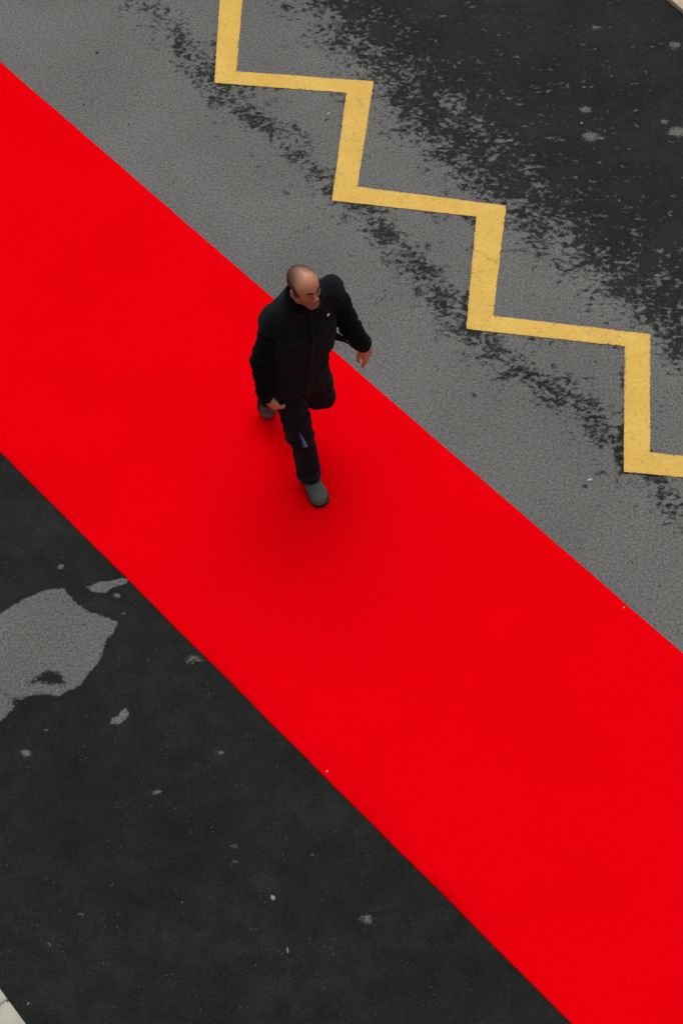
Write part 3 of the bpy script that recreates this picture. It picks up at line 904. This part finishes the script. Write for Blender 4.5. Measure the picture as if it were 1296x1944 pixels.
def disc(name, B, target, dirn, r, th, mat, parent, dome=.4, n=20):
    p, nn = hit(B, target, dirn); nn = unit(nn)
    a1 = unit(np.cross(nn, (0.1, 0.2, 1))); a2 = np.cross(nn, a1)
    V = []; F = []
    prof = [(1, -.002), (1, th * .6), (.8, th), (.4, th * (1 + dome * .5))]
    for rr, h in prof:
        for i in range(n):
            a = 2 * math.pi * i / n; V.append(p + (a1 * math.cos(a) + a2 * math.sin(a)) * r * rr + nn * h)
    V.append(p + nn * th * (1 + dome))
    for k in range(len(prof) - 1):
        for i in range(n):
            j = (i + 1) % n; F.append((k * n + i, k * n + j, (k + 1) * n + j, (k + 1) * n + i))
    for i in range(n): F.append(((len(prof) - 1) * n + i, (len(prof) - 1) * n + (i + 1) % n, len(V) - 1))
    return attach(name, V, F, mat, parent)
disc('badge', JB, CH + shl * .105 + np.array([0, 0, -.055]), SF, .0095, .003, M['badge'], jacket)
disc('snap_button', JB, zl0 + [0, 0, -.075], SF, .005, .003, M['metal'], jacket)

# standing collar
def collar(name, r0, r1, zc0, zc1, mat, gap, fold, parent, th=.009):
    c0 = lerp(CH, HC, zc0); c1 = lerp(CH, HC, zc1)
    ax = unit(c1 - c0); F0 = unit(SF - (SF @ ax) * ax); L0 = np.cross(ax, F0)
    V, F = [], []; n = 60; prof = []
    for t in np.linspace(0, 1, 7): prof.append((t, 0))
    for t in np.linspace(1, 0, 7): prof.append((t, th))
    m_ = len(prof)
    for i in range(n + 1):
        a = gap + (2 * math.pi - 2 * gap) * i / n
        for t, off in prof:
            flare = fold * t * (0.5 + .5 * math.cos(a))
            rr = r0 + (r1 - r0) * t + off + flare + .002 * math.sin(a * 9 + t * 4)
            drop = -.018 * t * math.cos(a) * (1 if fold else 0)
            V.append(c0 + (c1 - c0) * t + F0 * math.cos(a) * rr * 1.06 + L0 * math.sin(a) * rr + ax * drop)
    for i in range(n):
        for k in range(m_):
            j = (k + 1) % m_; F.append((i * m_ + k, (i + 1) * m_ + k, (i + 1) * m_ + j, i * m_ + j))
    F.append(tuple(range(m_))); F.append(tuple(range(n * m_ + m_ - 1, n * m_ - 1, -1)))
    return attach(name, V, F, mat, parent)
collar('collar', .083, .082, .20, .50, M['jacket'], .38, .022, jacket)
collar('sweater_collar', .064, .064, .24, .56, M['sleeve'], .0, 0, person, .006)

# loose strap corner showing under his left arm
def strap():
    p = np.array([.005, 6.545, 1.16]); a = unit((.9, -.2, -.35)); b = np.array([.05, -.05, .99]); n = unit(np.cross(a, b))
    pts = [p - a * .05 + b * .045, p + b * .03 + a * .0, p + a * .040 - b * .016, p + a * .012 - b * .014, p - a * .05 - b * .03]
    V = [q + n * s for s in (.003, -.003) for q in pts]; k = len(pts)
    F = [tuple(range(k)), tuple(range(2 * k - 1, k - 1, -1))] + [(i, i + k, (i + 1) % k + k, (i + 1) % k) for i in range(k)]
    attach('side_strap', V, F, M['jacket'], jacket, False)
strap()

def build_trousers():
    v = Vol(np.arange(-.62, .06, .005), np.arange(6.18, 6.98, .005), np.arange(.04, 1.04, .005))
    v.ell(PEL + [0, 0, -.03], (.170, .125, .11), np.array([lf, FW, [0, 0, 1]]), .04)
    v.rc(RHI, RKN, .098, .076, .04); v.rc(RKN, lerp(RKN, RAN, .97), .070, .062, .03)
    v.ell(lerp(RKN, RAN, .95) + RFD * .012, (.066, .080, .055), np.array([np.cross(RFD, (0, 0, 1)), RFD, [0, 0, 1]]), .02)
    v.rc(LHI, LKN, .100, .080, .04); v.rc(LKN, lerp(LKN, LAN, .90), .076, .060, .03)
    v.rc(LHI + [0, .02, -.02], LKN + [0, .0, .05], .098, .08, .03)
    # cargo pocket on the outside of each thigh
    P, F = v.mesh()
    def amp(P):
        f = .0130 * nz3(P, 6.5, 2) + .0085 * nz3(P, 15, 9, (1, 1, 2.0))
        for kn, hp_, an, sdd in ((RKN, RHI, RAN, 1.0), (LKN, LHI, LAN, 5.0)):
            f += .0080 * folds(P, hp_, kn, kn, 70, .12, sdd)
            f += .0105 * folds(P, kn, an, lerp(kn, an, .86), 95, .11, sdd + 2)
            f += .0030 * folds(P, hp_, kn, lerp(hp_, kn, .1), 60, .14, sdd + 3)
        return f
    P = displace(P, F, amp)
    return attach('trousers', P, F, M['trousers']), P, F
trousers, TP, TF = build_trousers()
TB = bvh((TP, TF))
# knee panel tape, pocket flap, fly seam, navy hem
KV = unit((.35, -.93, .15))
camd = unit((.30, -.95, .35))
ribbon('knee_tape', TB, [RKN + [-.026, 0, .092], RKN + [.002, 0, -.034]], (.003, .032), .001, .002, M['blue'], trousers, camd, 20)
ribbon('knee_tape_highlight', TB, [RKN + [-.010, 0, .040], RKN + [.007, 0, -.038]], (.003, .016), .003, .0015, M['tape_highlight'], trousers, camd, 14)  # highlight on the tape, painted as a paler strip
ribbon('knee_seam', TB, [RKN + [-.062, 0, .045], RKN + [-.035, 0, .012], RKN + [-.012, 0, .040]], .007, .001, .002, M['navy'], trousers, camd, 16)
ribbon('knee_panel_edge', TB, [RKN + [-.060, 0, -.075], RKN + [.060, 0, -.075]], .010, .001, .002, M['trousers'], trousers, camd, 20)
ribbon('thigh_pocket_flap', TB, [RKN + [-.10, -.0, .185], RKN + [-.045, -.02, .185]], .05, .002, .005, M['trousers'], trousers, unit((-.6, -.8, .1)), 12)
ribbon('outer_seam', TB, [lerp(RHI, RKN, .25), lerp(RKN, RAN, .85)], .008, .001, .0015, M['trousers'], trousers, unit((-.95, -.5, .0)), 40)
def hem_band(an, kn):
    d_ = unit(an - kn); c0 = lerp(kn, an, .86)
    V, F = [], []; n = 56; rows = 5
    a1 = unit(np.cross(d_, FW)); a2 = np.cross(d_, a1)
    for r in range(rows):
        c = c0 + d_ * (.10 * r / (rows - 1) - .0)
        for i in range(n):
            a = 2 * math.pi * i / n; q = a1 * math.cos(a) + a2 * math.sin(a)
            h_ = TB.ray_cast(Vector(c + q * .3), Vector(-q))
            rr = .3 - h_[3] if h_[0] is not None else .066
            rr = min(max(rr, .05), .085) + .0035
            V.append(c + q * rr)
    for r in range(rows - 1):
        for i in range(n):
            j = (i + 1) % n; F.append((r * n + i, r * n + j, (r + 1) * n + j, (r + 1) * n + i))
    o = attach('hem', V, F, M['navy'], trousers)
    m_ = o.modifiers.new('thickness', 'SOLIDIFY'); m_.thickness = .003
hem_band(RAN, RKN); hem_band(LAN, LKN)

# ---------------------------------------------------------------- shoes
def build_shoe(ankle, fdir, label=None):
    fdir = unit(fdir); side = unit(np.cross(fdir, (0, 0, 1))); up = np.cross(side, fdir)
    org = ankle - fdir * .065 - up * .092
    v = Vol(np.arange(-.075, .076, .003), np.arange(-.02, .33, .003), np.arange(-.01, .16, .003))
    v.rc((0, .050, .052), (.004, .14, .050), .041, .043, .01)
    v.rc((.004, .14, .048), (.006, .210, .038), .046, .051, .02)
    v.rc((-.006, .210, .036), (.010, .240, .034), .048, .046, .02)
    v.rc((0, .062, .065), (0, .055, .13), .043, .040, .03)
    v.rc((0, .085, .075), (0, .16, .062), .036, .034, .03)
    v.add(lambda P: .020 - P[..., 2], (-.08, -.03, -.02), (.08, .34, .16), .004, 'i')
    v.rc((0, .055, .11), (0, .052, .20), .033, .036, .008, 's')
    P, F = v.mesh()
    P = displace(P, F, lambda P: .0012 * nz3(P, 40, 2) - .0050 * np.exp(-((P[:, 1] - .208 - P[:, 0] ** 2 * 5) / .0045) ** 2) * (P[:, 2] > .045) - .0045 * np.exp(-((P[:, 1] - .165 + P[:, 0] ** 2 * 6) / .0045) ** 2) * (P[:, 2] > .05) + .003 * np.exp(-((P[:, 1] - .187) / .012) ** 2) * (P[:, 2] > .05) - .0016 * np.exp(-((P[:, 1] - .09) / .003) ** 2))
    R = Matrix(((side[0], fdir[0], up[0], org[0] - PINV[0]), (side[1], fdir[1], up[1], org[1] - PINV[1]), (side[2], fdir[2], up[2], org[2]), (0, 0, 0, 1)))
    R = R @ Matrix.Translation((0, .065, .0)) @ Matrix.Diagonal((1.0, .92, .98, 1)) @ Matrix.Translation((0, -.065, 0))
    sh = mesh_obj('shoe', P, F, M['suede'], person, True); sh.matrix_local = R
    # sole: tread slab wider than the upper, with a raised toe cap rim
    out = []
    for i in range(64):
        a = 2 * math.pi * i / 64
        y = .140 - .150 * math.cos(a)
        hw = np.interp(y, [-.01, .0, .02, .06, .12, .19, .235, .265, .283, .290], [0, .028, .041, .0475, .0465, .0590, .0590, .049, .031, 0])
        out.append((hw * (1 if math.sin(a) >= 0 else -1) + .003 * np.interp(y, [.1, .22], [0, 1]), y))
    V = []
    prof = [(.96, .0), (1.0, .004), (1.0, .020), (1.01, .0265), (.93, .028)]
    for s_, z in prof:
        for x, y in out: V.append((x * s_, .14 + (y - .14) * s_, z))
    F = []; n = 64
    for k in range(len(prof) - 1):
        for i in range(n):
            j = (i + 1) % n; F.append((k * n + i, k * n + j, (k + 1) * n + j, (k + 1) * n + i))
    F.append(tuple(range(n))[::-1]); F.append(tuple(range((len(prof) - 1) * n, len(prof) * n)))
    mesh_obj('sole', V, F, M['rubber'], sh, False)
    # laces and tongue strap
    SB = bvh((P, F_ := v.mesh()[1]))
    for i in range(4):
        y = .118 + i * .021
        V = []; F = []
        N = 12
        for q in range(N + 1):
            x = -.021 + .042 * q / N
            h_ = SB.ray_cast(Vector((x, y + (.006 if i % 2 else -.006) * (q / N - .5), .3)), Vector((0, 0, -1)))
            z = h_[0].z if h_[0] is not None else .08
            for a in range(6):
                t = a * math.pi / 3
                V.append((x, y + .0034 * math.cos(t) + (.006 if i % 2 else -.006) * (q / N - .5), z + .001 + .0030 * math.sin(t)))
        for q in range(N):
            for a in range(6):
                b = (a + 1) % 6; F.append((q * 6 + a, q * 6 + b, (q + 1) * 6 + b, (q + 1) * 6 + a))
        mesh_obj('lace', V, F, M['lace'], sh, True)
    return sh
build_shoe(RAN + [0, 0, .0], RFD)
build_shoe(LAN + [0.0, 0, 0], LFD)

# ---------------------------------------------------------------- hair, brows, eyes
HBV = bvh((BP, BF))
def build_hair():
    q = (BP - HC) @ HR.T / HS
    nz = np.array([mnoise.noise(Vector(p * 28)) for p in q])
    hm = hair_mask(q, nz) * (BP[:, 2] > 1.5)
    # faint stubble over the crown too
    crown = (BP[:, 2] > 1.5) * np.clip((q[:, 2] - .05) / .03, 0, 1) * np.clip((.04 - q[:, 1]) / .07, 0, 1) * .60
    wgt = np.maximum(hm, crown)
    ids = np.nonzero(wgt > .02)[0]
    pr = wgt[ids] / wgt[ids].sum()
    sel = rng.choice(ids, 20000, p=pr)
    V = []; F = []
    for i in sel:
        p = BP[i] + rng.normal(0, .0018, 3)
        r = HBV.find_nearest(Vector(p))
        p = np.array(r[0]); n = np.array(r[1])
        d_ = unit(n * .75 - HU * .45 - HF * .35 + rng.normal(0, .22, 3))
        s_ = unit(np.cross(d_, n + rng.normal(0, .3, 3))) * .00038
        l = rng.uniform(.0025, .0048)
        k = len(V); V += [p - s_ - n * .0008, p + s_ - n * .0008, p + d_ * l]; F.append((k, k + 1, k + 2))
    attach('hair', V, F, M['hair'], smooth=False)
    # eyebrows
    for s in (-1, 1):
        V = []; F = []
        for _ in range(900):
            t = rng.uniform(0, 1); x = s * (.012 + .034 * t); z = .0145 + .006 * math.sin(t * 2.6) + rng.normal(0, .0024)
            r = HBV.ray_cast(Vector(hp(x, .16, z)), Vector(-HF))
            if r[0] is None: continue
            p = np.array(r[0]); n = np.array(r[1]); d_ = unit(HL * s * .8 + n * .5 + HU * .15 + rng.normal(0, .15, 3))
            s_ = unit(np.cross(d_, n)) * .00045; k = len(V)
            s_ = s_ * 1.3
            V += [p - s_ - n * .0005, p + s_ - n * .0005, p + d_ * .0042]; F.append((k, k + 1, k + 2))
        attach('eyebrow', V, F, M['hair'], smooth=False)
        # eye: visible almond between the lids
        c = np.array(hp(s * .031, .0755, -.0045)); V = []; F = []; n, m_ = 20, 10
        for a in range(m_ + 1):
            th = math.pi * a / m_
            for b in range(n):
                ph = 2 * math.pi * b / n
                V.append(c + HL * .0125 * math.sin(th) * math.cos(ph) + HU * .0065 * math.sin(th) * math.sin(ph) + HF * .0138 * math.cos(th))
        for a in range(m_):
            for b in range(n):
                j = (b + 1) % n; F.append((a * n + b, a * n + j, (a + 1) * n + j, (a + 1) * n + b))
        e = attach('eye', V, F, M['eyewhite'])
        V = []; F = []; ci = c + HF * .0128 - HU * .001 + HL * .001
        V.append(ci + HF * .0014)
        for b in range(16):
            ph = 2 * math.pi * b / 16; V.append(ci + HL * .0055 * math.cos(ph) + HU * .0048 * math.sin(ph) - HF * .0004)
            F.append((0, 1 + b, 1 + (b + 1) % 16))
        attach('iris', V, F, M['iris'], e)
build_hair()

# ---------------------------------------------------------------- small litter on the road
def lump(name, x, y, z, rad, mat, label, cat, group=None, seed=0, flat=.6):
    V, F = [], []; n, m_ = 12, 7
    for a in range(m_ + 1):
        th = math.pi * a / m_
        for b in range(n):
            ph = 2 * math.pi * b / n
            d_ = Vector((math.sin(th) * math.cos(ph), math.sin(th) * math.sin(ph), math.cos(th)))
            r = 1 + .3 * mnoise.noise(d_ * 1.8 + Vector((seed * 3.1, 0, 0)))
            V.append((d_.x * r * rad[0], d_.y * r * rad[1], max(-.3, d_.z) * r * rad[0] * flat + rad[0] * flat * .3))
    for a in range(m_):
        for b in range(n):
            j = (b + 1) % n; F.append((a * n + b, (a + 1) * n + b, (a + 1) * n + j, a * n + j))
    o = mesh_obj(name, V, F, mat, None, True)
    o.location = (x, y, z); o.rotation_euler = (0, 0, seed * 1.7)
    return tag(o, label, cat, group)
lump('pebble', -.086, 9.397, 0, (.014, .010), M['pebble'], 'tiny pinkish white pebble on grey road inside the second zigzag corner', 'pebble', 'pale bits lying on the road', 1)
lump('paper_scrap', 1.476, 6.395, 0, (.019, .010), M['paper'], 'small white paper scrap on dry grey road below the lowest zigzag corner', 'litter', 'pale bits lying on the road', 2, .35)
lump('tar_lump', 1.447, 6.352, 0, (.016, .013), M['dark'], 'round black tar spot beside the white paper scrap', 'tar spot', None, 3, .2)
lump('tar_lump', -1.701, 9.989, 0, (.014, .010), M['dark'], 'small black tar spot on pale road above the carpet, upper left', 'tar spot', None, 9, .2)
lump('chewing_gum', -.357, 3.772, 0, (.011, .017), M['gum'], 'pale round blob of chewing gum on the dark road, brightest spot below the carpet', 'chewing gum', None, 4, .25)
lump('leaf_scrap', -1.5, 3.519, 0, (.004, .016), M['orange'], 'tiny orange brown leaf scrap near the lower left pavement corner', 'leaf', None, 6, .5)
lump('straw', -.276, 3.488, 0, (.004, .018), M['straw'], 'thin pale straw lying on the dark road near the bottom edge', 'straw', None, .1, .6)
lump('lint', -.077, 4.489, .008, (.0055, .0055), M['paper'], 'white lint speck on the near edge of the red carpet', 'lint', 'white specks on the carpet edges', 8, .8)
lump('lint', 1.608, 5.514, .008, (.0055, .0055), M['paper'], 'white lint speck on the far edge of the red carpet', 'lint', 'white specks on the carpet edges', 7, .8)
lump('pebble', 1.625, 9.313, 0, (.007, .007), M['pebble'], 'tiny pale stone on the wet black road near the light stains', 'pebble', 'pale bits lying on the road', 10, .6)
